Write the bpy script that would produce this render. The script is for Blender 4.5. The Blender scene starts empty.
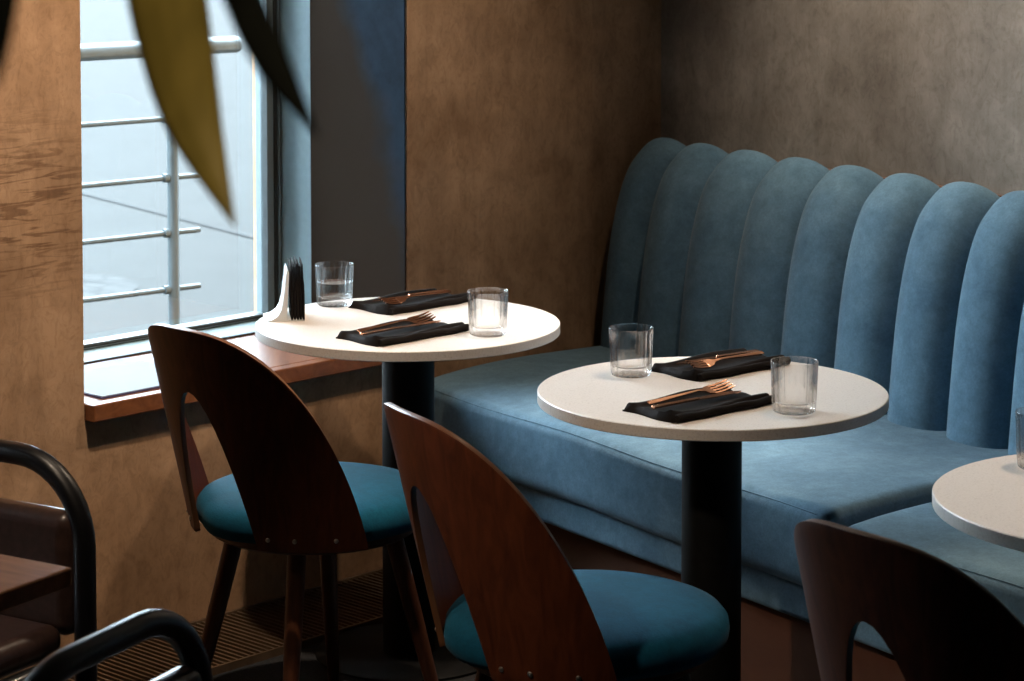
import bpy, bmesh, math, random
from mathutils import Vector, Matrix
random.seed(7)
scene = bpy.context.scene
COL = scene.collection
PI = math.pi

# ------------------------------------------------------------------ frames
# The room's two walls: window wall runs along D, the bench wall along B.
D = Vector((.687, .727, 0)).normalized()
N = Vector((.727, -.687, 0)).normalized()          # window wall normal, into the room
P0 = Vector((-.889, 5.273, 0))
B = Vector((math.sin(math.radians(-34)), math.cos(math.radians(-34)), 0))
P = Vector((math.cos(math.radians(-34)), -math.sin(math.radians(-34)), 0))   # from bench front to wall
FR = Vector((.604, 4.708, 0))                       # front edge of bench at the cushion gap
def W(s, r, z):                                     # window-wall frame: s along, r behind the face
    return P0 + D * s - N * r + Vector((0, 0, z))
def BP(u, v, z):                                    # bench frame: u along (toward the window), v along D
    t = max(0, min(1, u / 1.5))                      # square ends at the gap, cut to the window wall at the far end
    return FR + B * u + (D * t + P * (1 - t)) * v + Vector((0, 0, z))

# ------------------------------------------------------------------ materials
def new_mat(name):
    m = bpy.data.materials.new(name); m.use_nodes = True
    nt = m.node_tree; b = nt.nodes['Principled BSDF']
    return m, nt, b
def nd(nt, t, **kw):
    n = nt.nodes.new(t)
    for k, v in kw.items():
        if k in n.inputs: n.inputs[k].default_value = v
        else: setattr(n, k, v)
    return n
def ramp(nt, fac, stops):
    r = nt.nodes.new('ShaderNodeValToRGB')
    els = r.color_ramp.elements
    while len(els) < len(stops): els.new(.5)
    for e, (p, c) in zip(els, stops):
        e.position = p; e.color = (*c, 1)
    nt.links.new(fac, r.inputs['Fac']); return r
def bump(nt, b, h, strength=.3, dist=.01):
    bp = nd(nt, 'ShaderNodeBump', Strength=strength, Distance=dist)
    nt.links.new(h, bp.inputs['Height']); nt.links.new(bp.outputs['Normal'], b.inputs['Normal'])
def objmap(nt, scale=(1, 1, 1), rot=(0, 0, 0)):
    tc = nt.nodes.new('ShaderNodeTexCoord'); mp = nt.nodes.new('ShaderNodeMapping')
    mp.inputs['Scale'].default_value = scale; mp.inputs['Rotation'].default_value = rot
    nt.links.new(tc.outputs['Object'], mp.inputs['Vector']); return mp.outputs['Vector']
def noise(nt, vec, scale, detail=4, rough=.55, dist=0):
    n = nd(nt, 'ShaderNodeTexNoise', Scale=scale, Detail=detail, Roughness=rough, Distortion=dist)
    nt.links.new(vec, n.inputs['Vector']); return n.outputs['Fac']
def mixc(nt, fac, a, b, mode='MIX'):
    m = nt.nodes.new('ShaderNodeMix'); m.data_type = 'RGBA'; m.blend_type = mode
    for i, v in ((0, fac), (6, a), (7, b)):
        if hasattr(v, 'is_linked'): nt.links.new(v, m.inputs[i])
        elif i == 0: m.inputs[0].default_value = v
        else: m.inputs[i].default_value = (*v, 1)
    return m.outputs[2]
def simple(name, col, rough=.5, metal=0, coat=0, nscale=0, nvar=.15, bumps=0, spec=.5):
    m, nt, b = new_mat(name)
    b.inputs['Roughness'].default_value = rough; b.inputs['Metallic'].default_value = metal
    b.inputs['Coat Weight'].default_value = coat; b.inputs['Specular IOR Level'].default_value = spec
    if nscale:
        v = objmap(nt); f = noise(nt, v, nscale)
        r = ramp(nt, f, [(.3, tuple(c * (1 - nvar) for c in col)), (.7, tuple(min(1, c * (1 + nvar)) for c in col))])
        nt.links.new(r.outputs['Color'], b.inputs['Base Color'])
        if bumps: bump(nt, b, f, bumps, .002)
    else: b.inputs['Base Color'].default_value = (*col, 1)
    return m

def plaster(name, dark, mid, light, strokes=0.0):
    m, nt, b = new_mat(name)
    v = objmap(nt)
    big = noise(nt, v, 1.3, 5, .6, .8); fine = noise(nt, v, 9, 6, .65, .5)
    vz = objmap(nt, (7, 7, 1.1)); streak = noise(nt, vz, 1.6, 5, .6, .6)
    r1 = ramp(nt, big, [(.34, dark), (.5, mid), (.66, light)])
    r2 = ramp(nt, fine, [(.36, (.68, .65, .62)), (.60, (1.10, 1.10, 1.10))])
    c = mixc(nt, .6, r1.outputs['Color'], r2.outputs['Color'], 'MULTIPLY')
    r3 = ramp(nt, streak, [(.38, (.62, .58, .55)), (.6, (1.12, 1.12, 1.12))])
    c = mixc(nt, .30, c, r3.outputs['Color'], 'MULTIPLY')
    vq = objmap(nt, (1.2, 1.2, .8), (.5, .3, .6)); scr = noise(nt, vq, 34, 6, .72, 1.5)
    r4 = ramp(nt, scr, [(.36, (.66, .63, .60)), (.52, (1.04, 1.04, 1.04)), (.75, (1.14, 1.14, 1.14))])
    c = mixc(nt, .5, c, r4.outputs['Color'], 'MULTIPLY')
    if strokes:                                     # horizontal trowel drags
        vs = objmap(nt, (2.5, 2.5, 24)); st = noise(nt, vs, 2.6, 3, .5, 1.6)
        tc = nt.nodes.new('ShaderNodeTexCoord'); vd = nt.nodes.new('ShaderNodeVectorMath'); vd.operation = 'DISTANCE'
        vd.inputs[1].default_value = tuple(W(-.17, 0, .98)); nt.links.new(tc.outputs['Object'], vd.inputs[0])
        rs = ramp(nt, st, [(.40, (.50, .45, .42)), (.50, (1, 1, 1))])
        rm = ramp(nt, vd.outputs['Value'], [(.09, (1, 1, 1)), (.24, (0, 0, 0))])
        c2 = mixc(nt, strokes, c, rs.outputs['Color'], 'MULTIPLY')
        c = mixc(nt, rm.outputs['Color'], c, c2)
    nt.links.new(c, b.inputs['Base Color'])
    b.inputs['Roughness'].default_value = .75; b.inputs['Specular IOR Level'].default_value = .25
    bump(nt, b, fine, .25, .006)
    return m
M = {}
M['plaster_brown'] = plaster('plaster_brown', (.255, .150, .082), (.345, .212, .124), (.43, .275, .168), .9)
M['plaster_grey'] = plaster('plaster_grey', (.155, .135, .115), (.215, .190, .162), (.28, .25, .215))
M['plain_wall'] = plaster('plain_wall', (.16, .11, .075), (.20, .14, .10), (.25, .18, .13))
M['ceiling'] = simple('ceiling_paint', (.22, .18, .15), .9, nscale=3)

m, nt, b = new_mat('reveal_paint_and_reflection')                  # blue limewash, with a warm brown reflection painted into its colour
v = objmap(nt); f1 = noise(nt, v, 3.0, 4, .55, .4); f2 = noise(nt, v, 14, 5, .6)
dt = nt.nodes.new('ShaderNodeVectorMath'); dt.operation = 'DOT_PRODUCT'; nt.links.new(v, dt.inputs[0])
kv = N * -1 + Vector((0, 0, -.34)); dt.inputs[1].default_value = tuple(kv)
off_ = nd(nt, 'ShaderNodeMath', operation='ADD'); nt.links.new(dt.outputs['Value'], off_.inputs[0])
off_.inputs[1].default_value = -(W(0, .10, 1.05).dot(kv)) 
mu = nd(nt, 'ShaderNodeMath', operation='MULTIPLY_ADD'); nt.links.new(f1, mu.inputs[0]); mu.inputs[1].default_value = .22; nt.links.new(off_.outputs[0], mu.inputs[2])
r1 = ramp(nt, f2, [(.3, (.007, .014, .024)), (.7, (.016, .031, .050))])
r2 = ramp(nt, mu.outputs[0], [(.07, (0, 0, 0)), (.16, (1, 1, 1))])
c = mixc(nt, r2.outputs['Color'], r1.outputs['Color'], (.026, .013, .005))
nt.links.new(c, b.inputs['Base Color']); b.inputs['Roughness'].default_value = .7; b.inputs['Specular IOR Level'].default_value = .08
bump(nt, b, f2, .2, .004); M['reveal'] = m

def wood(name, dark, light, rough=.35, coat=.3, sc=(2, 2, 26), scale=1.6):
    m, nt, b = new_mat(name)
    v = objmap(nt, sc); f = noise(nt, v, scale, 6, .6, 1.2)
    r = ramp(nt, f, [(.3, dark), (.7, light)])
    nt.links.new(r.outputs['Color'], b.inputs['Base Color'])
    b.inputs['Roughness'].default_value = rough; b.inputs['Coat Weight'].default_value = coat
    b.inputs['Coat Roughness'].default_value = .25; b.inputs['Specular IOR Level'].default_value = .25
    bump(nt, b, f, .08, .002)
    return m
M['walnut'] = wood('walnut_ply', (.040, .009, .003), (.092, .024, .008), .5, .04, (22, 22, 2.2))
M['walnut_edge'] = wood('ply_edge', (.10, .040, .018), (.18, .080, .036), .4, .2, (3, 3, 3))
M['walnut_leg'] = wood('walnut_leg', (.030, .010, .005), (.07, .024, .011), .4, .2, (22, 22, 2.2))
M['sill_wood'] = wood('sill_wood', (.12, .038, .014), (.24, .092, .038), .35, .25, (16, 2, 16))
M['table_wood'] = wood('table_wood', (.15, .062, .027), (.26, .115, .052), .6, 0, (3, 18, 18))
M['plinth'] = wood('plinth_brown', (.085, .032, .016), (.13, .052, .026), .6, 0, (3, 3, 3))

def fabric(name, dark, light, sheen=.3, weave=220, big=5.0):
    m, nt, b = new_mat(name)
    v = objmap(nt)
    f1 = noise(nt, v, big, 4, .6, .4); f2 = noise(nt, v, weave, 2, .7); f3 = noise(nt, v, 45, 4, .7)
    r = ramp(nt, f1, [(.32, dark), (.68, light)])
    r3 = ramp(nt, f3, [(.25, (.78, .78, .78)), (.75, (1.18, 1.18, 1.18))])
    c = mixc(nt, .8, r.outputs['Color'], r3.outputs['Color'], 'MULTIPLY')
    r2 = ramp(nt, f2, [(.3, (.8, .8, .8)), (.7, (1.15, 1.15, 1.15))])
    c = mixc(nt, .6, c, r2.outputs['Color'], 'MULTIPLY')
    nt.links.new(c, b.inputs['Base Color'])
    b.inputs['Roughness'].default_value = .9; b.inputs['Specular IOR Level'].default_value = .15
    b.inputs['Sheen Weight'].default_value = sheen; b.inputs['Sheen Roughness'].default_value = .4
    bump(nt, b, f2, .25, .002)
    return m
M['bench_blue'] = fabric('blue_chenille', (.082, .152, .212), (.122, .212, .280), .10, 200, 9.0)
M['teal'] = fabric('teal_velvet', (.0010, .042, .080), (.0020, .070, .125), .02)
M['napkin'] = fabric('black_cotton', (.005, .0035, .003), (.010, .007, .006), 0.0)

m, nt, b = new_mat('terrazzo')                      # pale speckled table top
v = objmap(nt)
vo = nd(nt, 'ShaderNodeTexVoronoi', Scale=260.0); nt.links.new(v, vo.inputs['Vector'])
sp = noise(nt, v, 260, 3, .7)
r = ramp(nt, sp, [(.30, (.46, .41, .37)), (.44, (.60, .555, .515)), (.7, (.65, .605, .565))])
r2 = ramp(nt, vo.outputs['Distance'], [(.0, (.86, .84, .82)), (.35, (1, 1, 1))])
nt.links.new(mixc(nt, .5, r.outputs['Color'], r2.outputs['Color'], 'MULTIPLY'), b.inputs['Base Color'])
b.inputs['Roughness'].default_value = .42; M['terrazzo'] = m

M['black_steel'] = simple('black_powder_steel', (.004, .004, .004), .6, spec=.12, nscale=60, nvar=.2)
M['gloss_black'] = simple('gloss_black_tube', (.004, .004, .005), .36, coat=.08)
M['leather'] = simple('brown_leather', (.055, .030, .024), .32, coat=.15, nscale=70, nvar=.25, bumps=.15)
M['steel'] = simple('screw_steel', (.55, .52, .48), .3, 1)
M['copper'] = simple('rose_copper', (.62, .33, .21), .24, 1, nscale=30, nvar=.05)
M['alu_frame'] = simple('grey_blue_aluminium', (.25, .37, .41), .5, nscale=40, nvar=.06)
M['alu_light'] = simple('pale_aluminium', (.115, .145, .155), .4, nscale=40, nvar=.05)
M['gasket_and_shade'] = simple('black_gasket_and_shade', (.012, .014, .013), .6)
M['galv'] = simple('galvanised_steel', (.060, .076, .082), .32, .35, nscale=35, nvar=.12)
M['floor'] = simple('charcoal_carpet', (.020, .020, .021), .95, nscale=120, nvar=.35, bumps=.4, spec=.1)
M['grille'] = simple('grille_bronze', (.20, .135, .085), .4, .7, nscale=30, nvar=.2)
M['grille_pit'] = simple('grille_pit', (.008, .007, .006), .9)
M['holder'] = simple('white_enamel', (.52, .53, .53), .35, nscale=20, nvar=.03)
M['paper'] = simple('white_card', (.19, .215, .235), .6, nscale=25, nvar=.02)
M['folder'] = simple('lavender_card', (.085, .080, .19), .5, nscale=25, nvar=.04)
M['pot'] = simple('dark_pot', (.03, .028, .025), .6, nscale=20)

m, nt, b = new_mat('leaf_olive')
v = objmap(nt, (3, 3, 1)); f = noise(nt, v, 14, 4)
r = ramp(nt, f, [(.3, (.110, .085, .012)), (.7, (.200, .150, .026))])
nt.links.new(r.outputs['Color'], b.inputs['Base Color']); b.inputs['Roughness'].default_value = .5
M['leaf'] = m
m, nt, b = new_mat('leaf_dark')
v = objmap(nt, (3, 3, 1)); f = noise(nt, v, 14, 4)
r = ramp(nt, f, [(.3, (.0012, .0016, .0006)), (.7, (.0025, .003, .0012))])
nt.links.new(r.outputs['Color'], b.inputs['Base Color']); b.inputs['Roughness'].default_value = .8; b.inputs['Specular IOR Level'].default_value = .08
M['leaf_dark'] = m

m, nt, b = new_mat('paving')                        # wet pale street paving, slab joints
v = objmap(nt); f = noise(nt, v, 2.5, 5, .6); f2 = noise(nt, v, 60, 3, .6)
r = ramp(nt, f, [(.3, (.0145, .0144, .0134)), (.7, (.0170, .0169, .0158))])
r2 = ramp(nt, f2, [(.3, (.9, .9, .9)), (.7, (1.06, 1.06, 1.06))])
c = mixc(nt, .7, r.outputs['Color'], r2.outputs['Color'], 'MULTIPLY')
nt.links.new(c, b.inputs['Base Color']); b.inputs['Roughness'].default_value = .8; b.inputs['Specular IOR Level'].default_value = .04
M['paving'] = m
M['joint'] = simple('paving_joint', (.0125, .0125, .0122), .9, spec=.05)
m, nt, b = new_mat('cobbles')
v = objmap(nt); vo = nd(nt, 'ShaderNodeTexVoronoi', Scale=9.0, feature='DISTANCE_TO_EDGE'); nt.links.new(v, vo.inputs['Vector'])
r = ramp(nt, vo.outputs['Distance'], [(.0, (.0095, .0095, .0092)), (.10, (.0220, .0220, .0212))])
nt.links.new(r.outputs['Color'], b.inputs['Base Color']); b.inputs['Roughness'].default_value = .8; b.inputs['Specular IOR Level'].default_value = .04
M['cobbles'] = m

def clear(name, gl, tint=(1, 1, 1), frac=.5, ior=1.45, rough=0):
    m = bpy.data.materials.new(name); m.use_nodes = True; nt = m.node_tree; nt.nodes.clear()
    out = nt.nodes.new('ShaderNodeOutputMaterial')
    tr = nt.nodes.new('ShaderNodeBsdfTransparent'); tr.inputs[0].default_value = (*tint, 1)
    if gl == 'glass':
        g = nt.nodes.new('ShaderNodeBsdfGlass'); g.inputs['IOR'].default_value = ior
    else:
        g = nt.nodes.new('ShaderNodeBsdfGlossy')
    g.inputs['Roughness'].default_value = rough
    mx = nt.nodes.new('ShaderNodeMixShader')
    if gl == 'glass':
        lw = nt.nodes.new('ShaderNodeLayerWeight'); lw.inputs[0].default_value = .45
        pw = nt.nodes.new('ShaderNodeMath'); pw.operation = 'MULTIPLY_ADD'; pw.use_clamp = True
        nt.links.new(lw.outputs['Facing'], pw.inputs[0]); pw.inputs[1].default_value = frac; pw.inputs[2].default_value = .04
        nt.links.new(pw.outputs[0], mx.inputs[0])
    else:
        fr = nt.nodes.new('ShaderNodeFresnel'); fr.inputs['IOR'].default_value = ior
        nt.links.new(fr.outputs[0], mx.inputs[0])
    nt.links.new(tr.outputs[0], mx.inputs[1]); nt.links.new(g.outputs[0], mx.inputs[2])
    nt.links.new(mx.outputs[0], out.inputs[0]); return m
M['pane'] = clear('window_pane', 'thin', (.97, .99, 1.0))
M['tumbler'] = clear('tumbler_glass', 'glass', (.995, .998, .998), .82, 1.45, .0)
M['water'] = clear('water', 'glass', (.99, .995, .995), .6, 1.33)

# ------------------------------------------------------------------ mesh helpers
class MB:
    def __init__(s): s.v = []; s.f = []; s.mi = []
    def add(s, vs, fs, mi=0):
        o = len(s.v); s.v += [Vector(x) for x in vs]
        s.f += [tuple(i + o for i in f) for f in fs]; s.mi += [mi] * len(fs); return s
    def hexa(s, c, mi=0):                            # 8 corners: bottom 4 ccw, top 4 ccw
        return s.add(c, [(3, 2, 1, 0), (4, 5, 6, 7), (0, 1, 5, 4), (1, 2, 6, 5), (2, 3, 7, 6), (3, 0, 4, 7)], mi)
    def wbox(s, s0, s1, r0, r1, z0, z1, mi=0):       # box in the window-wall frame
        return s.hexa([W(s0, r1, z0), W(s0, r0, z0), W(s1, r0, z0), W(s1, r1, z0),
                       W(s0, r1, z1), W(s0, r0, z1), W(s1, r0, z1), W(s1, r1, z1)], mi)
    def box(s, x0, x1, y0, y1, z0, z1, mi=0):
        return s.hexa([(x0, y0, z0), (x1, y0, z0), (x1, y1, z0), (x0, y1, z0),
                       (x0, y0, z1), (x1, y0, z1), (x1, y1, z1), (x0, y1, z1)], mi)
    def tube(s, pts, rad, seg=14, caps=True, mi=0):
        pts = [Vector(p) for p in pts]; n = len(pts)
        rads = rad if isinstance(rad, (list, tuple)) else [rad] * n
        tang = []
        for i in range(n):
            a = pts[max(0, i - 1)]; c = pts[min(n - 1, i + 1)]; tang.append((c - a).normalized())
        t0 = tang[0]; ref = Vector((0, 0, 1)) if abs(t0.z) < .9 else Vector((1, 0, 0))
        u = t0.cross(ref).normalized(); rings = []
        vs = []
        for i in range(n):
            t = tang[i]; u = (u - t * u.dot(t)).normalized(); w = t.cross(u)
            for k in range(seg):
                a = 2 * PI * k / seg
                vs.append(pts[i] + (u * math.cos(a) + w * math.sin(a)) * rads[i])
        fs = []
        for i in range(n - 1):
            for k in range(seg):
                k2 = (k + 1) % seg
                fs.append((i * seg + k, i * seg + k2, (i + 1) * seg + k2, (i + 1) * seg + k))
        if caps:
            fs.append(tuple(range(seg - 1, -1, -1))); fs.append(tuple((n - 1) * seg + k for k in range(seg)))
        return s.add(vs, fs, mi)
    def lathe(s, prof, seg=48, c=(0, 0, 0), mod=None, mi=0):   # closed profile ends on the axis get capped
        vs = []; fs = []; c = Vector(c)
        for j, (r, z) in enumerate(prof):
            for k in range(seg):
                a = 2 * PI * k / seg
                rr = r * (mod(j, a) if mod else 1)
                vs.append(c + Vector((rr * math.cos(a), rr * math.sin(a), z)))
        n = len(prof)
        for j in range(n - 1):
            for k in range(seg):
                k2 = (k + 1) % seg
                fs.append((j * seg + k, j * seg + k2, (j + 1) * seg + k2, (j + 1) * seg + k))
        if prof[0][0] > 0: fs.append(tuple(range(seg - 1, -1, -1)))
        if prof[-1][0] > 0: fs.append(tuple((n - 1) * seg + k for k in range(seg)))
        return s.add(vs, fs, mi)
    def build(s, name, mats, parent=None, smooth=True, bevel=0, bseg=2, loc=None, ang=40):
        me = bpy.data.meshes.new(name); me.from_pydata([tuple(x) for x in s.v], [], s.f)
        for m in (mats if isinstance(mats, (list, tuple)) else [mats]): me.materials.append(m)
        for p, i in zip(me.polygons, s.mi): p.material_index = i
        bm = bmesh.new(); bm.from_mesh(me)
        bmesh.ops.remove_doubles(bm, verts=bm.verts, dist=1e-6)
        bmesh.ops.recalc_face_normals(bm, faces=bm.faces); bm.to_mesh(me); bm.free()
        o = bpy.data.objects.new(name, me); COL.objects.link(o)
        if parent: o.parent = parent
        if loc is not None: o.location = loc
        if bevel:
            bv = o.modifiers.new('bevel', 'BEVEL'); bv.width = bevel; bv.segments = bseg
            bv.limit_method = 'ANGLE'; bv.angle_limit = math.radians(50)
        if smooth:
            for p in me.polygons: p.use_smooth = True
            me.set_sharp_from_angle(angle=math.radians(ang))
        return o
def empty(name, loc=(0, 0, 0), rz=0):
    o = bpy.data.objects.new(name, None); COL.objects.link(o)
    o.location = loc; o.rotation_euler = (0, 0, rz); o.empty_display_size = .1; return o
def tag(o, label=None, cat=None, group=None, kind=None):
    if label: o['label'] = label
    if cat: o['category'] = cat
    if group: o['group'] = group
    if kind: o['kind'] = kind
    return o
def copy_tree(o, parent=None):
    c = o.copy(); COL.objects.link(c); c.parent = parent
    for ch in [x for x in bpy.data.objects if x.parent == o]: copy_tree(ch, c)
    return c

# ------------------------------------------------------------------ room shell
S_L, S_R, S_C = -.029, .930, 1.596                  # window opening left / right, step in the wall
ZS = .553                                           # sill top
CZ = 3.0
TH = .60
def iso(o): tag(o, kind='structure'); return o
w = MB()
w.wbox(-1.1, S_L, 0, .34, 0, CZ); w.wbox(-1.1, S_L - .031, .34, TH, 0, CZ)
w.wbox(S_L, S_R, 0, TH, 0, ZS - .037)
w.wbox(S_L, S_R, 0, TH, 2.75, CZ)
w.wbox(S_R, S_C, 0, .34, 0, CZ); w.wbox(S_R + .031, S_C, .34, TH, 0, CZ)
w.wbox(-2.0, -1.5, 0, TH, 0, .30); w.wbox(-2.0, -1.5, 0, TH, 2.25, CZ)
w.wbox(-1.5, -1.1, 0, TH, 0, CZ); w.wbox(-2.3, -2.0, 0, TH, 0, CZ)
w.wbox(-4.9, -2.3, 0, TH, 0, CZ)
iso(w.build('wall_left', M['plaster_brown'], smooth=False))
w = MB(); w.wbox(S_C, 2.62, .03, TH, 0, CZ)
iso(w.build('wall_corner', M['plaster_brown'], smooth=False))
# reveal lining on the right jamb of the window
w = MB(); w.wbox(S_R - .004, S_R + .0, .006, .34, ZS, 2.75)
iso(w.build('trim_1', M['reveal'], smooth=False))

# bench wall: passes through the corner, runs along -B
CW = W(1.908, .03, 0)
def wall_seg(name, a, b_, out, mat, th=.2):
    a = Vector(a); b_ = Vector(b_); out = Vector(out) * th
    q = [a, b_, b_ + out, a + out]
    h = MB().hexa([(p.x, p.y, 0) for p in q] + [(p.x, p.y, CZ) for p in q])
    return iso(h.build(name, mat, smooth=False))
far = CW - B * 8.4
wall_seg('wall_back', CW + B * .0, far, P, M['plaster_grey'])
LW = W(-4.9, 0, 0)
# two closing walls behind the camera
rear = LW - (LW - CW).project(D) * 0 + (far - CW)
wall_seg('wall_right', far, rear, -B, M['plain_wall'])
wall_seg('wall_front', rear, LW, -D, M['plain_wall'])
corners = [W(2.4, TH, 0), CW + P * .2 - B * .0, far + P * .2 - B * .2, rear - B * .2 - D * .2, W(-5.1, TH, 0)]
fl = [LW - D * .2, W(2.3, .03, 0), CW + P * .25, far + P * .25 - B * .25, rear - B * .25 - D * .25]
def slab(name, pts, z0, z1, mat):
    n = len(pts); vs = [(p.x, p.y, z0) for p in pts] + [(p.x, p.y, z1) for p in pts]
    fs = [tuple(range(n - 1, -1, -1)), tuple(range(n, 2 * n))] + [(i, (i + 1) % n, n + (i + 1) % n, n + i) for i in range(n)]
    return iso(MB().add(vs, fs).build(name, mat, smooth=False))
slab('floor', fl, -.10, 0, M['floor'])
slab('ceiling', [W(-5.1, TH, 0), W(2.5, TH, 0), CW + P * .3 + B * .3, far + P * .25 - B * .25, rear - B * .25 - D * .25], CZ, CZ + .15, M['ceiling'])

# ------------------------------------------------------------------ windows
def window(name, s0, s1, z0, z1):
    root = empty(name, W((s0 + s1) / 2, .34, z0)); iso(root)
    inv = -Vector(root.location)
    def mk(nm, mb, mat, bevel=0, sm=False):
        for i, v_ in enumerate(mb.v): mb.v[i] = v_ + inv
        return mb.build(nm, mat, root, smooth=sm, bevel=bevel)
    f = MB()                                        # deep lining of the frame
    f.wbox(s1 - .004, s1 + .03, .341, .53, z0, z1); f.wbox(s0 - .03, s0 + .004, .341, .53, z0, z1)
    f.wbox(s0, s1, .343, .53, z0 - .03, z0 + .0045); f.wbox(s0, s1, .341, .53, z1 - .004, z1 + .03)
    mk('frame', f, M['alu_frame'])
    g = MB()                                        # black seals round the sash, and a dark strip for shade at the sill
    a, c = s1 - .004, s0 + .004
    g.wbox(a - .021, a, .452, .50, z0 + .004, z1 - .004); g.wbox(c, c + .021, .452, .50, z0 + .004, z1 - .004)
    g.wbox(c, a, .452, .50, z0 + .004, z0 + .013); g.wbox(c, a, .452, .50, z1 - .02, z1 - .004)
    g.wbox(c, a, .337, .3425, z0, z0 + .0040)  # black strip in place of the shadow between sill and frame
    mk('gasket_and_shade', g, M['gasket_and_shade'])
    l = MB()
    l.wbox(a - .0105, a - .0060, .447, .46, z0 + .006, z1 - .01); l.wbox(c + .0060, c + .0105, .447, .46, z0 + .006, z1 - .01)
    l.wbox(c + .02, a - .02, .4505, .4535, z0 + .0075, z0 + .0095)
    mk('bead', l, M['alu_light'])
    sa = MB()
    sa.wbox(a - .042, a - .0205, .456, .50, z0 + .013, z1 - .02); sa.wbox(c + .0205, c + .042, .456, .50, z0 + .013, z1 - .02)
    sa.wbox(c + .03, a - .03, .458, .50, z0 + .013, z0 + .0165); sa.wbox(c + .03, a - .03, .458, .50, z1 - .045, z1 - .02)
    mk('sash', sa, M['alu_light'])
    p = MB(); p.wbox(c + .03, a - .03, .472, .480, z0 + .012, z1 - .03)
    mk('pane', p, M['pane'])
    return root
window('window_1', S_L, S_R, ZS, 2.75)
window('window_2', -2.0, -1.5, .30, 2.25)
# wooden sill board with horns
w = MB()
w.add([W(S_L - .030, -.035, z) for z in (ZS - .037, ZS)], [])
ring = [(S_L + .001, .34), (S_L + .001, .0), (S_L - .0, .0), (S_L - .0, -.034), (S_R + .03, -.034), (S_R + .03, 0), (S_R - .001, 0), (S_R - .001, .34)]
w = MB(); w.wbox(S_L + .001, S_R - .001, 0, .34, ZS - .037, ZS); w.wbox(S_L - .0, S_R + .03, -.034, -.0005, ZS - .037, ZS)
iso(w.build('trim_2', M['sill_wood'], smooth=False, bevel=.003))

# ------------------------------------------------------------------ outside
g = MB(); g.add([W(-45, .60, 0), W(45, .60, 0), W(45, 50, 0), W(-45, 50, 0)], [(0, 1, 2, 3)])
iso(g.build('ground', M['paving'], smooth=False))
a = Vector((-2.197, 12.785, 0)); d_ = (Vector((-1.248, 11.392, 0)) - a).normalized(); q = Vector((-d_.y, d_.x, 0)) * .012
g = MB()
e1 = a - d_ * 9; e2 = a + d_ * 9
g.add([e1 - q, e2 - q, e2 + q, e1 + q], [(0, 1, 2, 3)])
g.v = [v_ + Vector((0, 0, .004)) for v_ in g.v]
iso(g.build('ground_joint', M['joint'], smooth=False))
g = MB(); cc = Vector((-1.86, 9.93, .004)); vs = [cc + Vector((.36 * math.cos(t), .36 * math.sin(t), 0)) for t in [2 * PI * k / 40 for k in range(40)]]
g.add(vs, [tuple(range(40))]); iso(g.build('ground_cobbles', M['cobbles'], smooth=False))

rd = Vector((math.sin(math.radians(50)), math.cos(math.radians(50)), 0))
rail = empty('street_railing', (-.941, 6.9, 0)); tag(rail, 'galvanised steel street railing outside the window', 'railing')
z = Vector((0, 0, 1))
mb = MB(); R_ = .0235
pts = [rd * (-2.2), rd * (.214)] ; pts = [pts[0] + z * 1.19, pts[1] + z * 1.19]
endp = [pts[1] + rd * x_ for x_ in (.006, .012)]
mb.tube(pts + endp, [R_, R_, R_ * .9, R_ * .5], 18); mb.build('handrail', M['galv'], rail)
mb = MB(); mb.tube([(0, 0, 0), (0, 0, 1.175)], .0165, 16); mb.build('post', M['galv'], rail)
mb = MB(); mb.tube([rd * -1.9, rd * -1.9 + z * 1.175], .0165, 16); mb.build('post', M['galv'], rail)
mb = MB(); mb.lathe([(.0, 0), (.05, 0), (.05, .01), (.0, .01)], 24); mb.build('foot_plate', M['galv'], rail)
mb = MB(); mb.lathe([(.0, 0), (.05, 0), (.05, .01), (.0, .01)], 24, rd * -1.9); mb.build('foot_plate', M['galv'], rail)
off = Vector((rd.y, -rd.x, 0)) * .012
for zz in (.994, .829, .675, .517, .36, .2):
    mb = MB(); mb.tube([rd * -2.2 + z * zz, rd * .085 + z * zz], .0075, 10); r_ = mb.build('rail_rod', M['galv'], rail)
    mb = MB(); mb.tube([rd * -.032 + z * zz, rd * -.016 + z * zz], .0125, 12); mb.build('collar', M['galv'], r_)

# ------------------------------------------------------------------ floor grille
gr = empty('floor_grille', W(-.2, -.15, 0)); tag(gr, 'slatted metal heating grille set in the floor along the window wall', 'floor grille')
inv = -Vector(gr.location)
mb = MB(); mb.wbox(-2.6, 1.05, -.28, -.004, .0005, .003); mb.v = [x + inv for x in mb.v]; mb.build('pit', M['grille_pit'], gr, smooth=False)
mb = MB(); s_ = -2.58
while s_ < 1.03:
    mb.wbox(s_, s_ + .0055, -.275, -.012, .003, .016); s_ += .017
mb.v = [x + inv for x in mb.v]; mb.build('slats', M['grille'], gr, smooth=False)
mb = MB(); mb.wbox(-2.6, 1.05, -.281, -.275, 0, .017); mb.wbox(-2.6, 1.05, -.012, -.004, 0, .019)
mb.v = [x + inv for x in mb.v]; mb.build('edge_bar', M['grille'], gr, smooth=False)

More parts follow.
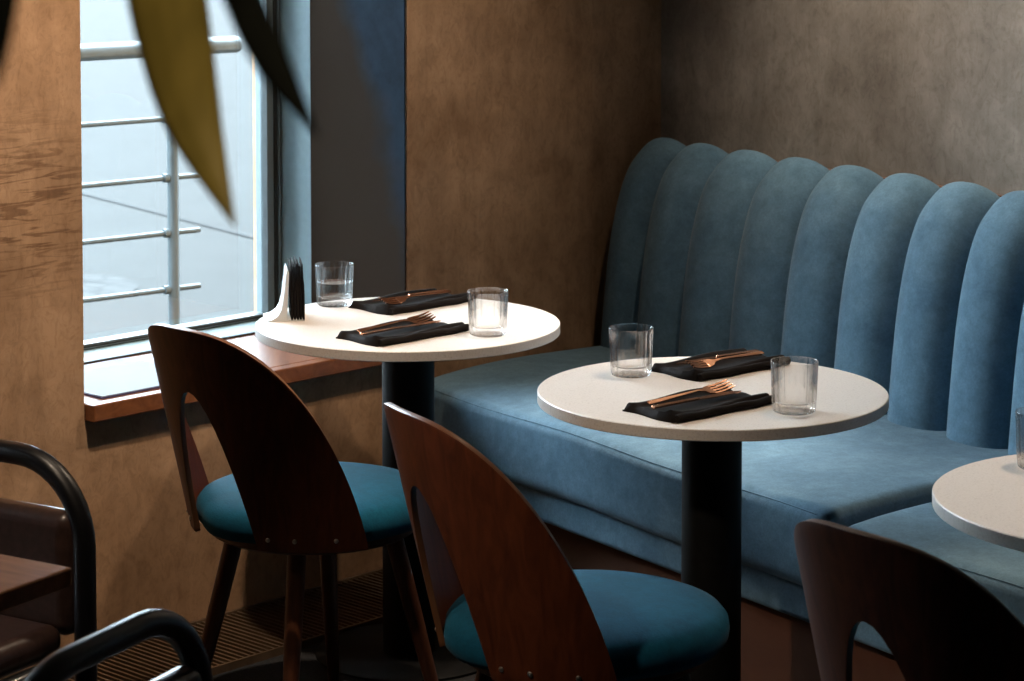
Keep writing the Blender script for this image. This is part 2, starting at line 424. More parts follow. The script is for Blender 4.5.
# ------------------------------------------------------------------ bench
bench = empty('banquette_bench', tuple(FR)); tag(bench, 'blue upholstered banquette with tall channel tufted back along the grey wall', 'bench')
binv = -FR
VB = .665 / D.dot(P)                                 # depth of seat to the backrest
def rounded_cushion(u0, u1, name, drop=0, r=.05, endr=.026):
    # profile across depth (v, z) front to back; front edge softly rounded
    prof = []
    zb, zt = .285, .455 - drop
    prof += [(.035, zb)]
    for k in range(7):                               # lower front roll
        a_ = -PI / 2 - (PI / 2) * k / 6
        prof.append((.035 + .035 * math.cos(a_), zb + .035 + .035 * math.sin(a_)))
    for k in range(9):                               # upper front roll
        a_ = PI - (PI / 2) * k / 8
        prof.append((.030 + .030 * math.cos(a_) - .004 * math.sin(2 * a_) * 0, zt - .03 + .03 * math.sin(a_)))
    for k in range(1, 13):
        t = k / 12
        prof.append((.03 + (VB + .10 - .03) * t, zt + .012 * math.sin(PI * min(1, t * 1.15) ** .8) if t < .87 else zt))
    prof.append((VB + .10, zb))
    nu = 24; mb = MB(); vs = []; n = len(prof)
    us = [u0, u0 + .004, u0 + .012, u0 + .025, u0 + .045] + [u0 + .045 + (u1 - u0 - .09) * i / nu for i in range(1, nu)] + [u1 - .045, u1 - .025, u1 - .012, u1 - .004, u1]
    zc = (zb + zt) / 2
    for u in us:
        e = min(u - u0, u1 - u, endr)
        ins = endr * .9 - math.sqrt(max(0, endr ** 2 - (endr - e) ** 2)) * .9
        for (v_, z_) in prof:
            zz = z_ - ins * (1 if z_ > zc else -1) * .8 * min(1, abs(z_ - zc) / .05)
            vv = v_ + ins * (1 if v_ < VB * .5 else 0) * 1.0 * (max(0, 1 - v_ / .12))
            zz += .003 * math.sin(u * 9.1 + v_ * 5)
            vs.append(BP(u, vv, zz) + binv)
    fs = []
    for i in range(len(us) - 1):
        for j in range(n):
            j2 = (j + 1) % n
            fs.append((i * n + j, i * n + j2, (i + 1) * n + j2, (i + 1) * n + j))
    fs.append(tuple(range(n))); fs.append(tuple((len(us) - 1) * n + j for j in range(n)))
    mb.add(vs, fs); o = mb.build(name, M['bench_blue'], bench, ang=60)
    # welt seam along the front top edge
    w_ = MB(); w_.tube([BP(u, .0075, .4455 - drop - (.02 if (u - u0 < .03 or u1 - u < .03) else 0) + .003 * math.sin(u * 9.1)) + binv for u in [u0 + .03 + (u1 - u0 - .06) * i / 40 for i in range(41)]], .0013, 8)
    w_.build('welt', M['bench_blue'], o)
    return o
UE = 1.505                                           # left end at the window wall (front)
rounded_cushion(.013, UE - .006, 'seat_cushion')
rounded_cushion(-2.2, -.022, 'seat_cushion', .012)
def bslab(u0, u1, v0, v1, z0, z1):
    return MB().hexa([BP(u0, v0, z0) + binv, BP(u1, v0, z0) + binv, BP(u1, v1, z0) + binv, BP(u0, v1, z0) + binv,
                      BP(u0, v0, z1) + binv, BP(u1, v0, z1) + binv, BP(u1, v1, z1) + binv, BP(u0, v1, z1) + binv])
bslab(.002, UE - .03, .028, VB + .1, .215, .292).build('base_panel', M['bench_blue'], bench, smooth=True, bevel=.012, bseg=4)
bslab(-2.2, -.006, .028, VB + .1, .215, .292).build('base_panel', M['bench_blue'], bench, smooth=True, bevel=.012, bseg=4)
bslab(-2.2, UE - .05, .07, VB + .08, 0, .222).build('plinth', M['plinth'], bench, smooth=False)

# channel-tufted backrest: each channel bulges between its seams and rolls over the top
path = [(0, .40), (0, .45), (.010, .56), (.024, .68), (.042, .775), (.064, .850), (.088, .900), (.114, .929), (.142, .950), (.178, .961), (.226, .958)]
def spline(pts, n):
    out = []
    m_ = len(pts)
    for i in range(n + 1):
        t = i / n * (m_ - 1); k = min(int(t), m_ - 2); f = t - k
        p0, p1, p2, p3 = [Vector(pts[max(0, min(m_ - 1, k + j))]) for j in (-1, 0, 1, 2)]
        out.append(.5 * ((2 * p1) + (p2 - p0) * f + (2 * p0 - 5 * p1 + 4 * p2 - p3) * f * f + (3 * p1 - p0 - 3 * p2 + p3) * f ** 3))
    return out
prof = spline(path, 44)
def chan(u0, u1):
    nu = 20; vs = []; n = len(prof); mb = MB()
    q0 = FR + P * .665
    for i in range(nu + 1):
        x_ = -1 + 2 * i / nu
        xx = math.copysign(abs(math.sin(x_ * PI / 2)) ** 1.0, x_)
        u = (u0 + u1) / 2 + xx * (u1 - u0) / 2
        bul = .070 * max(0, (1 - abs(xx) ** 2.3)) ** .60
        for j, p_ in enumerate(prof):
            a_ = prof[max(0, j - 1)]; c_ = prof[min(n - 1, j + 1)]; t = (c_ - a_).normalized()
            nrm = Vector((-t.y, t.x))               # toward the sitter and up
            fade = 1.0 if j < n - 10 else max(0.25, 1 - ((j - (n - 10)) / 9) ** 2 * .75)
            q_ = p_ + nrm * (bul * fade - .035)
            vs.append(q0 + B * u + P * q_.x + Vector((0, 0, q_.y)) + binv)
    for i in range(nu + 1):                          # closing strip against the wall
        pass
    fs = []
    for i in range(nu):
        for j in range(n - 1):
            fs.append((i * n + j, (i + 1) * n + j, (i + 1) * n + j + 1, i * n + j + 1))
    base = len(vs)
    for i in range(nu + 1):
        x_ = -1 + 2 * i / nu; u = (u0 + u1) / 2 + math.sin(x_ * PI / 2) * (u1 - u0) / 2
        vs.append(q0 + B * u + P * .250 + Vector((0, 0, .935)) + binv)
        vs.append(q0 + B * u + P * .250 + Vector((0, 0, .40)) + binv)
    for i in range(nu):
        fs.append((i * n + n - 1, (i + 1) * n + n - 1, base + 2 * (i + 1), base + 2 * i))
        fs.append((base + 2 * i, base + 2 * (i + 1), base + 2 * (i + 1) + 1, base + 2 * i + 1))
        fs.append((i * n, base + 2 * i + 1, base + 2 * (i + 1) + 1, (i + 1) * n))
    fs.append(tuple([j for j in range(n)] + [base, base + 1]))
    fs.append(tuple([nu * n + j for j in range(n)] + [base + 2 * nu, base + 2 * nu + 1]))
    mb.add(vs, fs); return mb.build('back_channel', M['bench_blue'], bench, ang=75)
seams = [1.655, 1.511, 1.338, 1.145, .952, .762, .574, .386, .200, .012, -.175]
for k in range(len(seams) - 1): chan(seams[k + 1] + .001, seams[k] - .001)
u = seams[-1]
for k in range(10): chan(u - .187 + .001, u - .001); u -= .187
bq = FR + P * .665
# wooden cap rail behind the channel tops, against the wall
mb = MB(); c8 = []
for zz in (.40, .950):
    for (u_, p_) in ((-2.05, .252), (1.66, .252), (1.66, .266), (-2.05, .266)): c8.append(bq + B * u_ + P * p_ + Vector((0, 0, zz)) + binv)
mb.hexa(c8); mb.build('back_board', M['walnut_edge'], bench, smooth=False)

# ------------------------------------------------------------------ round tables
def cafe_table():
    root = empty('cafe_table')
    mb = MB(); mb.lathe([(.30, .699), (.3235, .699), (.325, .7005), (.325, .7185), (.3235, .72), (.30, .72)], 128)
    mb.build('tabletop', M['terrazzo'], root, ang=25)
    mb = MB(); mb.lathe([(.056, .008), (.056, .699)], 40); mb.build('column', M['black_steel'], root)
    mb = MB(); mb.lathe([(.14, .693), (.14, .6985)], 40); mb.build('mounting_plate', M['black_steel'], root)
    mb = MB(); mb.lathe([(.195, 0), (.20, .002), (.20, .006), (.195, .009)], 64); mb.build('base', M['black_steel'], root)
    return root
T1, T2, T3 = Vector((-.222, 5.29, 0)), Vector((.372, 4.595, 0)), Vector((.977, 3.80, 0))
ct = cafe_table(); ct.location = T1
tag(ct, 'round pale stone table beside the window, with napkin holder on it', 'table', 'round tables along the banquette')
c = copy_tree(ct); c.location = T2; tag(c, 'round pale stone table in the middle, standing before the banquette')
c = copy_tree(ct); c.location = T3; tag(c, 'round pale stone table cut off by the right picture edge')

# ------------------------------------------------------------------ plywood shell chairs
CH = dict(rr=.2322, rs=.2429, a=.1692, b=.0746, a2=.0696, zt=.8345, fm=1.2749, e1=2.7698, e2=.7396, fh=.3884, zh=.7164, g1=1.1107, g2=.7246)
Z0 = .41
def shell_pt(phi, z_):                               # chair faces +Y
    t = z_ - Z0
    y = -((CH['rr'] + CH['a2'] * t) * math.cos(phi) + CH['a'] * t)
    x = (CH['rs'] + CH['b'] * t) * math.sin(phi)
    return Vector((x, y, z_))
def shell_top(phi):
    u_ = min(1, abs(phi) / CH['fm']); return Z0 + (CH['zt'] - Z0) * (1 - u_ ** CH['e1']) ** CH['e2']
def shell_low(phi):
    q_ = abs(phi) / CH['fh']
    if q_ >= 1: return Z0
    return Z0 + (CH['zh'] - .006 - Z0) * (1 - q_ ** 2.1) ** .92
def shell_chair():
    root = empty('shell_chair')
    fh, fm = CH['fh'], CH['fm'] * .9985
    pos = [fh * math.sin(PI / 2 * i / 12) for i in range(12)] + [fh]
    m2 = 26; pos += [fh + (fm - fh) * (1 - (1 - i / m2) ** 1.7) for i in range(1, m2 + 1)]
    phis = [-p_ for p_ in reversed(pos[1:])] + pos
    rows = 26; vs = []; fs = []
    for ph in phis:
        lo, hi = shell_low(ph), shell_top(ph); hi = max(hi, lo + .004)
        for j in range(rows + 1): vs.append(shell_pt(ph, lo + (hi - lo) * j / rows))
    n = rows + 1
    for i in range(len(phis) - 1):
        for j in range(rows): fs.append((i * n + j, (i + 1) * n + j, (i + 1) * n + j + 1, i * n + j + 1))
    me = bpy.data.meshes.new('back_shell'); me.from_pydata([tuple(x) for x in vs], [], fs)
    me.materials.append(M['walnut']); me.materials.append(M['walnut_edge'])
    for p_ in me.polygons: p_.use_smooth = True
    sh = bpy.data.objects.new('back_shell', me); COL.objects.link(sh); sh.parent = root
    so = sh.modifiers.new('solid', 'SOLIDIFY'); so.thickness = .010; so.offset = 0; so.material_offset_rim = 1
    bv = sh.modifiers.new('bevel', 'BEVEL'); bv.width = .002; bv.segments = 2; bv.limit_method = 'ANGLE'; bv.angle_limit = math.radians(60)
    for sg in (-1, 1):
        for ph in (fh + .10, .70, 1.02):
            p_ = shell_pt(sg * ph, Z0 + .022); nrm = Vector((p_.x / CH['rs'], p_.y / CH['rr'], 0)).normalized()
            s_ = MB(); s_.tube([p_ + nrm * .003, p_ + nrm * .0065, p_ + nrm * .0078], [.0045, .0045, .002], 12); s_.build('screw', M['steel'], root)
    # upholstered seat pad: rounded, slightly domed
    mb = MB(); prof = [(0, .412), (.198, .412), (.220, .416), (.2285, .427), (.2305, .440), (.2285, .455), (.219, .467), (.200, .475), (.165, .481), (.11, .485), (.05, .487), (0, .487)]
    sq = lambda j, a_: 1.0
    mb.lathe(prof, 96)
    def shp(p_):                                     # a little longer at the front, bulging out through the back opening
        a_ = math.atan2(p_.x, -p_.y); r_ = math.hypot(p_.x, p_.y)
        k_ = 1 + (.05 * max(0, -math.cos(a_))) + (.055 * max(0, 1 - (a_ / .36) ** 2) ** 1.0 if abs(a_) < .36 else 0)
        return Vector((p_.x * k_, p_.y * k_, p_.z))
    mb.v = [shp(p_) for p_ in mb.v]
    mb.build('seat_pad', M['teal'], root, ang=60)
    mb = MB(); mb.lathe([(0, .392), (.195, .392), (.205, .398), (.205, .4125), (0, .4125)], 64, mod=sq); mb.build('seat_frame', M['walnut_leg'], root)
    for (a_, fr_) in ((math.radians(-90 - 37), 0), (math.radians(-90 + 37), 0), (math.radians(90 + 40), 1), (math.radians(90 - 40), 1)):
        d = Vector((math.cos(a_), math.sin(a_), 0))
        mb = MB(); mb.tube([d * .150 + z * .40, d * .195 + z * .22, d * .250 + z * .004, d * .250], [.0185, .017, .012, .0115], 18)
        mb.build('leg', M['walnut_leg'], root)
    return root
def place(o, x, y, psi): o.location = (x, y, 0); o.rotation_euler = (0, 0, -psi)
ch = shell_chair(); place(ch, -.3901, 4.851, .7785)
tag(ch, 'dark walnut shell chair with teal seat at the window table', 'chair', 'plywood shell chairs with teal seats')
c = copy_tree(ch); place(c, .1192, 4.0663, 1.0892); tag(c, 'reddish walnut shell chair with teal seat before the middle table')
c = copy_tree(ch); place(c, .702, 3.40, .90); tag(c, 'walnut shell chair at the bottom right, only its back in view')

# ------------------------------------------------------------------ tumblers
def glass_mesh(parent):
    fl_ = lambda j, a_: (1 - .040 * abs(math.cos(a_ * 8)) ** 6) if 3 <= j <= 8 else 1
    o_ = [(0, .0), (.034, .0), (.0375, .002), (.0390, .006), (.0400, .02), (.0410, .042), (.0418, .064), (.0422, .074), (.0426, .080), (.0430, .0905), (.0424, .092), (.0414, .0905)]
    i_ = [(.0400, .072), (.0382, .032), (.0370, .021), (.030, .0165), (0, .0160)]
    mb = MB(); mb.lathe(o_ + i_, 160, mod=fl_)
    return mb.build('tumbler_body', M['tumbler'], parent, ang=50)
def tumbler(loc, label, water=False):
    t = empty('tumbler', loc); tag(t, label, 'glass', 'cut glass tumblers on the tables')
    glass_mesh(t)
    if water:
        mb = MB(); mb.lathe([(0, .0166), (.0295, .0170), (.0362, .0216), (.0376, .032), (.0388, .052), (0, .052)], 60); mb.build('water', M['water'], t)
    return t
tumbler((-.394, 5.500, .7202), 'tumbler half full of water beside the napkin holder', True)
g0 = tumbler((-.050, 5.150, .7202), 'empty cut glass tumbler on the right of the window table')
for (x_, y_, lb) in ((.228, 4.738, 'empty cut glass tumbler on the left of the middle table'),
                     (.504, 4.415, 'empty cut glass tumbler on the right of the middle table'),
                     (.858, 3.998, 'empty cut glass tumbler at the right picture edge')):
    c = copy_tree(g0); c.location = (x_, y_, .7202); tag(c, lb)

# ------------------------------------------------------------------ folded napkins and cutlery
def napkin():
    root = empty('folded_napkin')
    L, Wd = .255, .128; nx, ny = 34, 40
    vs = []; fs = []
    def hgt(x_, y_):                                 # rolled long edges, hollow between, curled left end
        e = abs(y_) / (Wd / 2)
        hh = .0085 + .0075 * math.exp(-((e - .84) / .17) ** 2) + .0018 * math.sin(x_ * 26 + y_ * 20) + .001 * math.sin(y_ * 120 + x_ * 9)
        return hh + .006 * max(0, (-x_ / (L / 2)) - .75) * 4 * (1 if y_ < 0.02 else .6)
    for i in range(nx + 1):
        for j in range(ny + 1):
            x_ = -L / 2 + L * i / nx; y_ = -Wd / 2 + Wd * j / ny
            ex = min(1, (L / 2 - abs(x_)) / .007); ey = min(1, (Wd / 2 - abs(y_)) / .007)
            r_ = math.sqrt(max(0, 1 - (1 - ex) ** 2)) * math.sqrt(max(0, 1 - (1 - ey) ** 2))
            vs.append(Vector((x_ + .004 * math.sin(y_ * 50), y_ + .003 * math.sin(x_ * 30), .003 + (hgt(x_, y_) - .003) * r_)))
    n = ny + 1
    for i in range(nx):
        for j in range(ny): fs.append((i * n + j, (i + 1) * n + j, (i + 1) * n + j + 1, i * n + j + 1))
    base = len(vs)
    edge = [i * n for i in range(nx + 1)] + [nx * n + j for j in range(1, ny + 1)] + [i * n + ny for i in range(nx - 1, -1, -1)] + [j for j in range(ny - 1, 0, -1)]
    for e in edge: vs.append(Vector((vs[e].x, vs[e].y, 0)))
    m_ = len(edge)
    for k in range(m_): fs.append((edge[k], edge[(k + 1) % m_], base + (k + 1) % m_, base + k))
    fs.append(tuple(base + k for k in range(m_)))
    MB().add(vs, fs).build('top_fold', M['napkin'], root, ang=70)
    # loose second ply showing along the near edge
    mb = MB(); k = 30
    pts = [Vector((-L / 2 + .004 + (L - .008) * i / k, -Wd / 2 - .003 + .002 * math.sin(i * .5), .0075 + .001 * math.sin(i * .7))) for i in range(k + 1)]
    mb.tube(pts, .0072, 12); mb.build('rolled_edge', M['napkin'], root)
    return root
def plate_strip(pts, th):                            # pts: (x, halfwidth, z) -> thick strip along x
    vs = []; fs = []
    for (x_, hw, z_) in pts:
        vs += [Vector((x_, -hw, z_)), Vector((x_, hw, z_)), Vector((x_, hw, z_ + th)), Vector((x_, -hw, z_ + th))]
    for i in range(len(pts) - 1):
        o_ = i * 4
        for k in range(4): fs.append((o_ + k, o_ + (k + 1) % 4, o_ + 4 + (k + 1) % 4, o_ + 4 + k))
    fs.append((3, 2, 1, 0)); e = (len(pts) - 1) * 4; fs.append((e, e + 1, e + 2, e + 3))
    return vs, fs
def fork():
    root = empty('dinner_fork')
    vs, fs = plate_strip([(-.105, .0045, .0), (-.095, .0052, .0), (-.02, .0030, .003), (.02, .0026, .005), (.038, .0045, .003), (.046, .0105, .001), (.060, .0130, 0)], .0028)
    mb = MB().add(vs, fs); mb.build('handle', M['copper'], root, bevel=.0008)
    mb = MB()
    for k in range(4):
        y_ = -.0108 + .0072 * k
        vs, fs = plate_strip([(.0595, .0025, 0), (.078, .0021, .001), (.098, .0018, .0045), (.108, .0009, .0075)], .0024)
        mb.add([v_ + Vector((0, y_, 0)) for v_ in vs], fs)
    mb.build('tines', M['copper'], root)
    return root
def knife():
    root = empty('dinner_knife')
    vs, fs = plate_strip([(-.11, .0050, 0), (-.10, .0062, 0), (-.02, .0045, .001), (.0, .0040, .001)], .0045)
    MB().add(vs, fs).build('handle', M['copper'], root, bevel=.001)
    vs, fs = plate_strip([(.0, .0045, .002), (.02, .0085, .002), (.07, .0090, .002), (.095, .006, .002), (.106, .001, .002)], .0016)
    MB().add(vs, fs).build('blade', M['copper'], root)
    return root
nap0 = napkin(); fk0 = fork(); kn0 = knife()
first = True
TZ = .7202
def setting(x, y, ang, flip, where):
    global first
    objs = [nap0, fk0, kn0] if first else [copy_tree(nap0), copy_tree(fk0), copy_tree(kn0)]
    first = False
    n_, f_, k_ = objs
    n_.location = (x, y, TZ); n_.rotation_euler = (0, 0, ang)
    tag(n_, 'folded black cloth napkin ' + where, 'napkin', 'black napkins laid on the tables')
    R = Matrix.Rotation(ang, 3, 'Z')
    a2 = ang + (PI if flip else 0)
    o1 = R @ Vector((.0, .026, .0)); o2 = R @ Vector((-.006, -.004, .0))
    if flip: o1, o2 = R @ Vector((.0, -.018, 0)), R @ Vector((.01, .018, 0))
    f_.location = Vector((x, y, TZ + .0175)) + o1; f_.rotation_euler = (-.40 if flip else .40, 0, a2 + .03)
    k_.location = Vector((x, y, TZ + .0140)) + o2; k_.rotation_euler = (0, 0, a2 - .04)
    tag(f_, 'copper fork lying on the napkin ' + where, 'fork', 'copper forks on the napkins')
    tag(k_, 'copper knife lying on the napkin ' + where, 'knife', 'copper knives on the napkins')
setting(-.227, 5.150, math.radians(45), False, 'on the near side of the window table')
setting(-.224, 5.506, math.radians(45), True, 'on the far side of the window table')
setting(.337, 4.452, math.radians(41), False, 'on the near side of the middle table')
setting(.404, 4.806, math.radians(41), True, 'on the far side of the middle table')

# ------------------------------------------------------------------ napkin holder with paper napkins
hd = empty('napkin_holder', (-.472, 5.350, TZ), math.radians(98)); tag(hd, 'white metal napkin holder standing at the left edge of the window table', 'napkin holder')
mb = MB(); prof2 = [(.064, .0), (.048, .004), (.036, .012), (.028, .026), (.024, .045), (.019, .085), (.017, .104), (.0145, .110), (.011, .104), (.012, .085), (.0145, .045), (.016, .012), (.014, .004), (-.022, .003), (-.022, .0)]
vs = []; m_ = len(prof2)
for x_ in (-.050, .050):
    for (y_, zz) in prof2: vs.append(Vector((x_, y_, zz)))
fs = [(k, (k + 1) % m_, m_ + (k + 1) % m_, m_ + k) for k in range(m_)] + [tuple(range(m_)), tuple(range(2 * m_ - 1, m_ - 1, -1))]
mb.add(vs, fs).build('bracket', M['holder'], hd, bevel=.0008)
nk0 = None
for k in range(5):
    mb = MB(); y0 = .0052 - .0062 * k
    vs, fs = [], []
    for i in range(9):
        t = i / 8
        for x_ in (-.052 + .002 * (k % 2), .052):
            for dy in (-.0022, .0022): vs.append(Vector((x_, y0 + dy * (1 if t < .75 else .45) + .003 * t * t, .0035 + t * (.116 + .003 * (k % 3)))))
    for i in range(8):
        o_ = i * 4
        for (p_, q_) in ((0, 1), (1, 3), (3, 2), (2, 0)): fs.append((o_ + p_, o_ + q_, o_ + 4 + q_, o_ + 4 + p_))
    fs += [(0, 1, 3, 2), (32, 33, 35, 34)]
    mb.v = []
    o = mb.add(vs, fs).build('paper_napkin', M['napkin'], None, smooth=False)
    o.location = hd.location; o.rotation_euler = hd.rotation_euler
    tag(o, 'black paper napkin standing upright in the white holder', 'napkin', 'paper napkins in the holder')

# ------------------------------------------------------------------ papers on the sill
rzD = math.atan2(D.y, D.x)
def sheet(name, s0, s1, r0, r1, zz, th, mat, label):
    c_ = W((s0 + s1) / 2, (r0 + r1) / 2, zz); o = MB().box(-(s1 - s0) / 2, (s1 - s0) / 2, -(r1 - r0) / 2, (r1 - r0) / 2, 0, th).build(name, mat, smooth=False)
    o.location = c_; o.rotation_euler = (0, 0, rzD); tag(o, label, 'paper'); return o
sheet('card_folder', .0215, .335, .0055, .318, ZS + .0005, .003, M['folder'], 'lavender blue folder lying on the window sill under a white sheet')
sheet('paper_sheet', .024, .33, .008, .255, ZS + .0038, .0015, M['paper'], 'white paper sheet lying on the window sill')

# ------------------------------------------------------------------ tubular chairs and wooden table, lower left
def tube_chair():
    # faces +Y; origin on the floor under the middle of the back
    root = empty('tubular_chair')
    wd, rr, top, R = .21, .135, .750, .0180
    def loop(hw, zt_, rad, zb):
        pts = [Vector((-hw, 0, zb)), Vector((-hw, 0, zt_ - rad))]
        for k in range(1, 10):
            a_ = PI - PI / 2 * k / 10; pts.append(Vector((-hw + rad + rad * math.cos(a_), 0, zt_ - rad + rad * math.sin(a_))))
        pts += [Vector((-hw + rad, 0, zt_)), Vector((hw - rad, 0, zt_))]
        for k in range(1, 10):
            a_ = PI / 2 - PI / 2 * k / 10; pts.append(Vector((hw - rad + rad * math.cos(a_), 0, zt_ - rad + rad * math.sin(a_))))
        pts += [Vector((hw, 0, zt_ - rad)), Vector((hw, 0, zb))]; return pts
    MB().tube(loop(wd, top, rr, 0), R, 20).build('back_frame', M['gloss_black'], root)
    mb = MB(); mb.tube([(-wd, 0, .44), (-wd, .40, .44), (-wd, .425, .43), (-wd, .43, .40), (-wd, .44, 0)], R * .9, 16); mb.build('front_leg', M['gloss_black'], root)
    mb = MB(); mb.tube([(wd, 0, .44), (wd, .40, .44), (wd, .425, .43), (wd, .43, .40), (wd, .44, 0)], R * .9, 16); mb.build('front_leg', M['gloss_black'], root)
    def pad(x0, x1, y0, y1, z0, z1, bv, name):
        o = MB().box(x0, x1, y0, y1, z0, z1).build(name, M['leather'], root, bevel=bv, bseg=6); return o
    pad(-wd + .014, wd - .014, -.024, .026, .47, .672, .0245, 'back_pad')
    pad(-wd + .012, wd - .012, .03, .44, .445, .500, .024, 'seat_cushion')
    return root
tc = tube_chair()
def face(o, right_leg, along, label):
    # right_leg: where the leg nearest the aisle stands; along: horizontal direction of the back toward its other leg
    al = Vector(along).normalized(); o.location = Vector(right_leg) + al * .21
    o.rotation_euler = (0, 0, math.atan2(al.y, al.x)); tag(o, label, 'chair', 'black tubular chairs at the wooden table')
E1 = Vector((-.855, .52, 0)).normalized()
tc.location = Vector((-.677, 3.90, 0)) + E1 * .21
tc.rotation_euler = (0, 0, math.atan2(E1.y, E1.x)); tag(tc, 'black tubular chair with brown leather pad beyond the wooden table', 'chair', 'black tubular chairs at the wooden table')
c = copy_tree(tc); al = Vector((.44, .90, 0)).normalized()
c.location = Vector((-.403, 3.175, 0)) - al * .21; c.rotation_euler = (0, 0, math.atan2(al.y, al.x))
tag(c, 'black tubular chair in the bottom left corner, nearest the camera')

wt = empty('wooden_table', (-.612, 3.425, 0), math.atan2(E1.y, E1.x)); tag(wt, 'brown wooden table cut off by the left picture edge', 'table')
MB().box(0, .72, 0, .72, .693, .72).build('tabletop', M['table_wood'], wt, smooth=False, bevel=.003)
MB().box(.10, .62, .10, .62, .672, .693).build('underframe', M['black_steel'], wt, smooth=False)
mb = MB(); mb.lathe([(.03, .012), (.03, .672)], 24, (.36, .36, 0)); mb.build('column', M['black_steel'], wt)
mb = MB(); mb.lathe([(.22, 0), (.22, .008), (.20, .014)], 48, (.36, .36, 0)); mb.build('base', M['black_steel'], wt)

# ------------------------------------------------------------------ hanging plant close to the camera
pl = empty('hanging_plant', (-.22, 1.32, 2.0)); tag(pl, 'blurred drooping plant leaves hanging close to the camera at the top left', 'plant')
def leaf(pts, wid, mat, tilt, label=None):           # centre line in world space, half widths
    vs = []; fs = []; k = 0; nn = 16
    cl = spline([tuple(p_) for p_ in pts], nn); ws = spline([(w_, 0) for w_ in wid], nn)
    for i, (c_, w_) in enumerate(zip(cl, ws)):
        a_ = Vector(cl[max(0, i - 1)]); b_ = Vector(cl[min(nn, i + 1)]); t = (b_ - a_).normalized()
        side = t.cross(Vector((math.sin(tilt), -math.cos(tilt), 0))).normalized(); up = side.cross(t)
        for j in range(7):
            x_ = (j - 3) / 3
            vs.append(Vector(c_) + side * (w_.x * x_) + up * (-abs(x_) * w_.x * .22 + .0008) - Vector(pl.location))
        for j in range(7):
            x_ = (j - 3) / 3
            vs.append(Vector(c_) + side * (w_.x * x_) + up * (-abs(x_) * w_.x * .22 - .0008) - Vector(pl.location))
    for i in range(nn):
        o_ = i * 14
        for j in range(6):
            fs.append((o_ + j, o_ + j + 1, o_ + 14 + j + 1, o_ + 14 + j)); fs.append((o_ + 7 + j, o_ + 14 + 7 + j, o_ + 14 + 8 + j, o_ + 8 + j))
        fs.append((o_, o_ + 14, o_ + 21, o_ + 7)); fs.append((o_ + 6, o_ + 13, o_ + 27, o_ + 20))
    return MB().add(vs, fs).build('leaf', mat, pl, ang=80)
Y = 1.3
leaf([(-.205, Y, 1.99), (-.200, Y - .02, 1.80), (-.1835, Y - .01, 1.66), (-.1755, Y, 1.60), (-.1655, Y + .005, 1.555), (-.145, Y, 1.506)],
     [.004, .016, .0205, .0195, .014, .0005], M['leaf'], .05)
leaf([(-.205, Y - .03, 1.99), (-.170, Y - .16, 1.80), (-.128, Y - .22, 1.672), (-.116, Y - .22, 1.637), (-.1037, Y - .22, 1.610), (-.084, Y - .22, 1.577)],
     [.004, .010, .0088, .0084, .0076, .0005], M['leaf_dark'], .3)
leaf([(-.225, Y - .03, 1.99), (-.215, Y - .3, 1.82), (-.198, Y - .36, 1.70), (-.194, Y - .36, 1.665), (-.193, Y - .36, 1.64), (-.194, Y - .36, 1.612)],
     [.004, .012, .011, .009, .006, .0005], M['leaf_dark'], -.2)
mb = MB(); mb.lathe([(.0, .0), (.05, .0), (.07, .03), (.082, .11), (.076, .11), (.06, .09), (0, .09)], 40, (0, 0, -.02)); mb.build('pot', M['pot'], pl)
mb = MB(); mb.tube([(0, 0, .07), (0, 0, 1.0)], .003, 8); mb.build('cord', M['pot'], pl)

# ------------------------------------------------------------------ light
wd = bpy.data.worlds.new('overcast'); scene.world = wd; wd.use_nodes = True
bg = wd.node_tree.nodes['Background']; bg.inputs[0].default_value = (.74, .89, 1.0, 1); bg.inputs[1].default_value = 24
nt = wd.node_tree; tcw = nt.nodes.new('ShaderNodeTexCoord'); sxw = nt.nodes.new('ShaderNodeSeparateXYZ')
nt.links.new(tcw.outputs['Generated'], sxw.inputs[0])
mz = nt.nodes.new('ShaderNodeMath'); mz.operation = 'MULTIPLY_ADD'; mz.use_clamp = False      # overcast sky, brightest overhead
mc = nt.nodes.new('ShaderNodeMath'); mc.operation = 'MAXIMUM'; mc.inputs[1].default_value = 0; nt.links.new(sxw.outputs['Z'], mc.inputs[0])
nt.links.new(mc.outputs[0], mz.inputs[0]); mz.inputs[1].default_value = 30.0; mz.inputs[2].default_value = 14.5
nt.links.new(mz.outputs[0], bg.inputs[1])
def spot(name, loc, to, power, size=70, blend=.5, col=(1.0, .79, .59), rad=.04):
    l = bpy.data.lights.new(name, 'SPOT'); l.energy = power; l.color = col; l.spot_size = math.radians(size); l.spot_blend = blend; l.shadow_soft_size = rad
    o = bpy.data.objects.new(name, l); COL.objects.link(o); o.location = loc
    o.rotation_euler = (Vector(to) - Vector(loc)).to_track_quat('-Z', 'Y').to_euler(); return o
def WP(u, off, z_): return FR + P * (.933 - off) + B * u + Vector((0, 0, z_))
WARM = (1.0, .76, .54)
spot('downlight_a', (.72, 5.05, 2.95), (-.75, 5.25, .6), 105, 78, .8)
spot('downlight_b', (.9, 4.9, 2.95), (.50, 4.70, .72), 80, 36, .5)
spot('downlight_f', (1.35, 4.15, 2.95), (1.05, 3.90, .72), 145, 34, .5)
spot('fill_wall', W(-.40, -1.15, 2.95), W(-.30, 0, .50), 250, 56, .7)  # added fill to brighten the left wall around the sill, no fixture
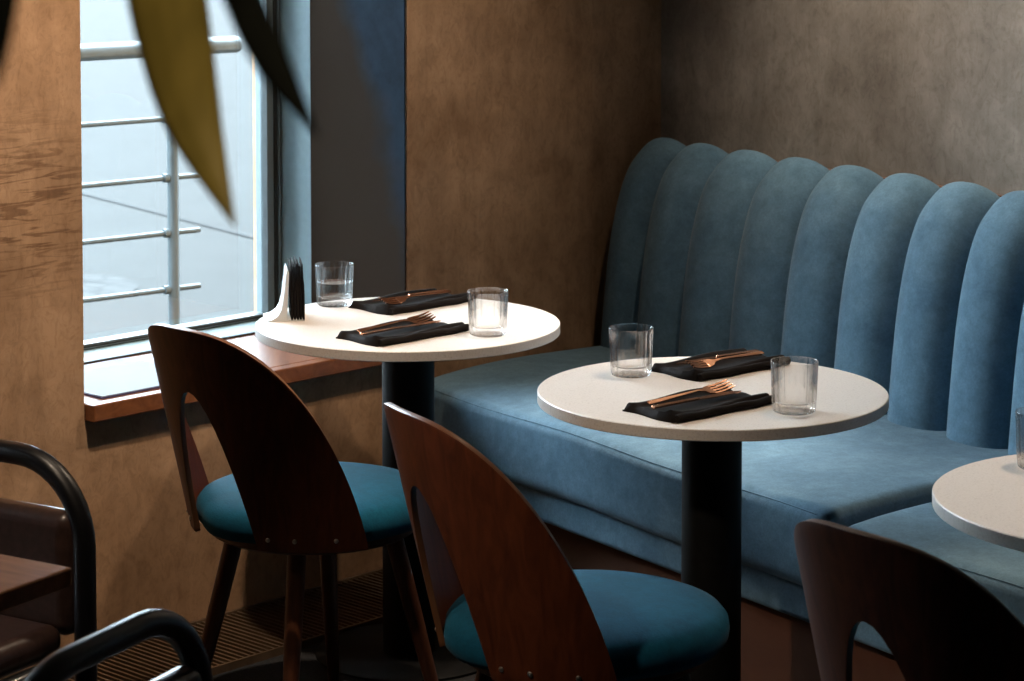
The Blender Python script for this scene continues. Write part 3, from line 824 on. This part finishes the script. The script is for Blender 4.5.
spot('fill_leaf', (.1, .2, 2.95), (-.16, 1.3, 1.58), 130, 26, .5)  # added fill behind the camera, only for the hanging leaf
spot('fill_chair_backs', (-1.0, 3.05, 1.95), (-.12, 3.92, .62), 75, 40, .8)  # added fill in mid-air, warming the shell chair backs
spot('fill_seat', (.52, 5.40, 2.95), (.26, 5.32, .45), 340, 28, .9, (1, .93, .86))  # added fill on the bench seat, standing in for window daylight
spot('fill_wood_table', (-1.0, 3.2, 2.95), (-.95, 3.75, .7), 80, 40, .8)  # added fill to lift the wooden table top, no fixture
spot('wall_washer', WP(.72, .65, 2.95), WP(.70, 0, 2.0), 260, 66, .95, (1, .88, .74))
spot('corner_lamp', WP(1.55, .22, 2.95), WP(1.72, 0, 1.7), 12, 60, .9)
def daylight(name, loc, to, sx, sy, power):
    l = bpy.data.lights.new(name, 'AREA'); l.shape = 'RECTANGLE'; l.size = sx; l.size_y = sy; l.energy = power; l.color = (.62, .83, 1.0)
    o = bpy.data.objects.new(name, l); COL.objects.link(o); o.location = loc
    o.rotation_euler = (Vector(to) - Vector(loc)).to_track_quat('-Z', 'Y').to_euler(); return o

# ------------------------------------------------------------------ camera
cam = bpy.data.cameras.new('camera'); co = bpy.data.objects.new('camera', cam); COL.objects.link(co)
co.location = (0, 0, 1.695)
pitch = math.atan(155 / 2500)
co.rotation_euler = (PI / 2 - pitch, 0, 0)
cam.sensor_width = 36; cam.sensor_fit = 'HORIZONTAL'; cam.lens = 2500 / 1024 * 36
cam.shift_x = 0; cam.shift_y = -(340.5 - 20) / 1024
cam.clip_start = .05; cam.clip_end = 200
cam.dof.use_dof = True; cam.dof.focus_distance = 4.75; cam.dof.aperture_fstop = 10.5
scene.camera = co
vs_ = scene.view_settings; vs_.view_transform = 'Standard'; vs_.look = 'None'; vs_.gamma = 1; vs_.use_curve_mapping = False
vs_.exposure = 0
cy = scene.cycles
cy.use_denoising = True; cy.max_bounces = 10; cy.transparent_max_bounces = 24; cy.transmission_bounces = 10
cy.sample_clamp_indirect = 6
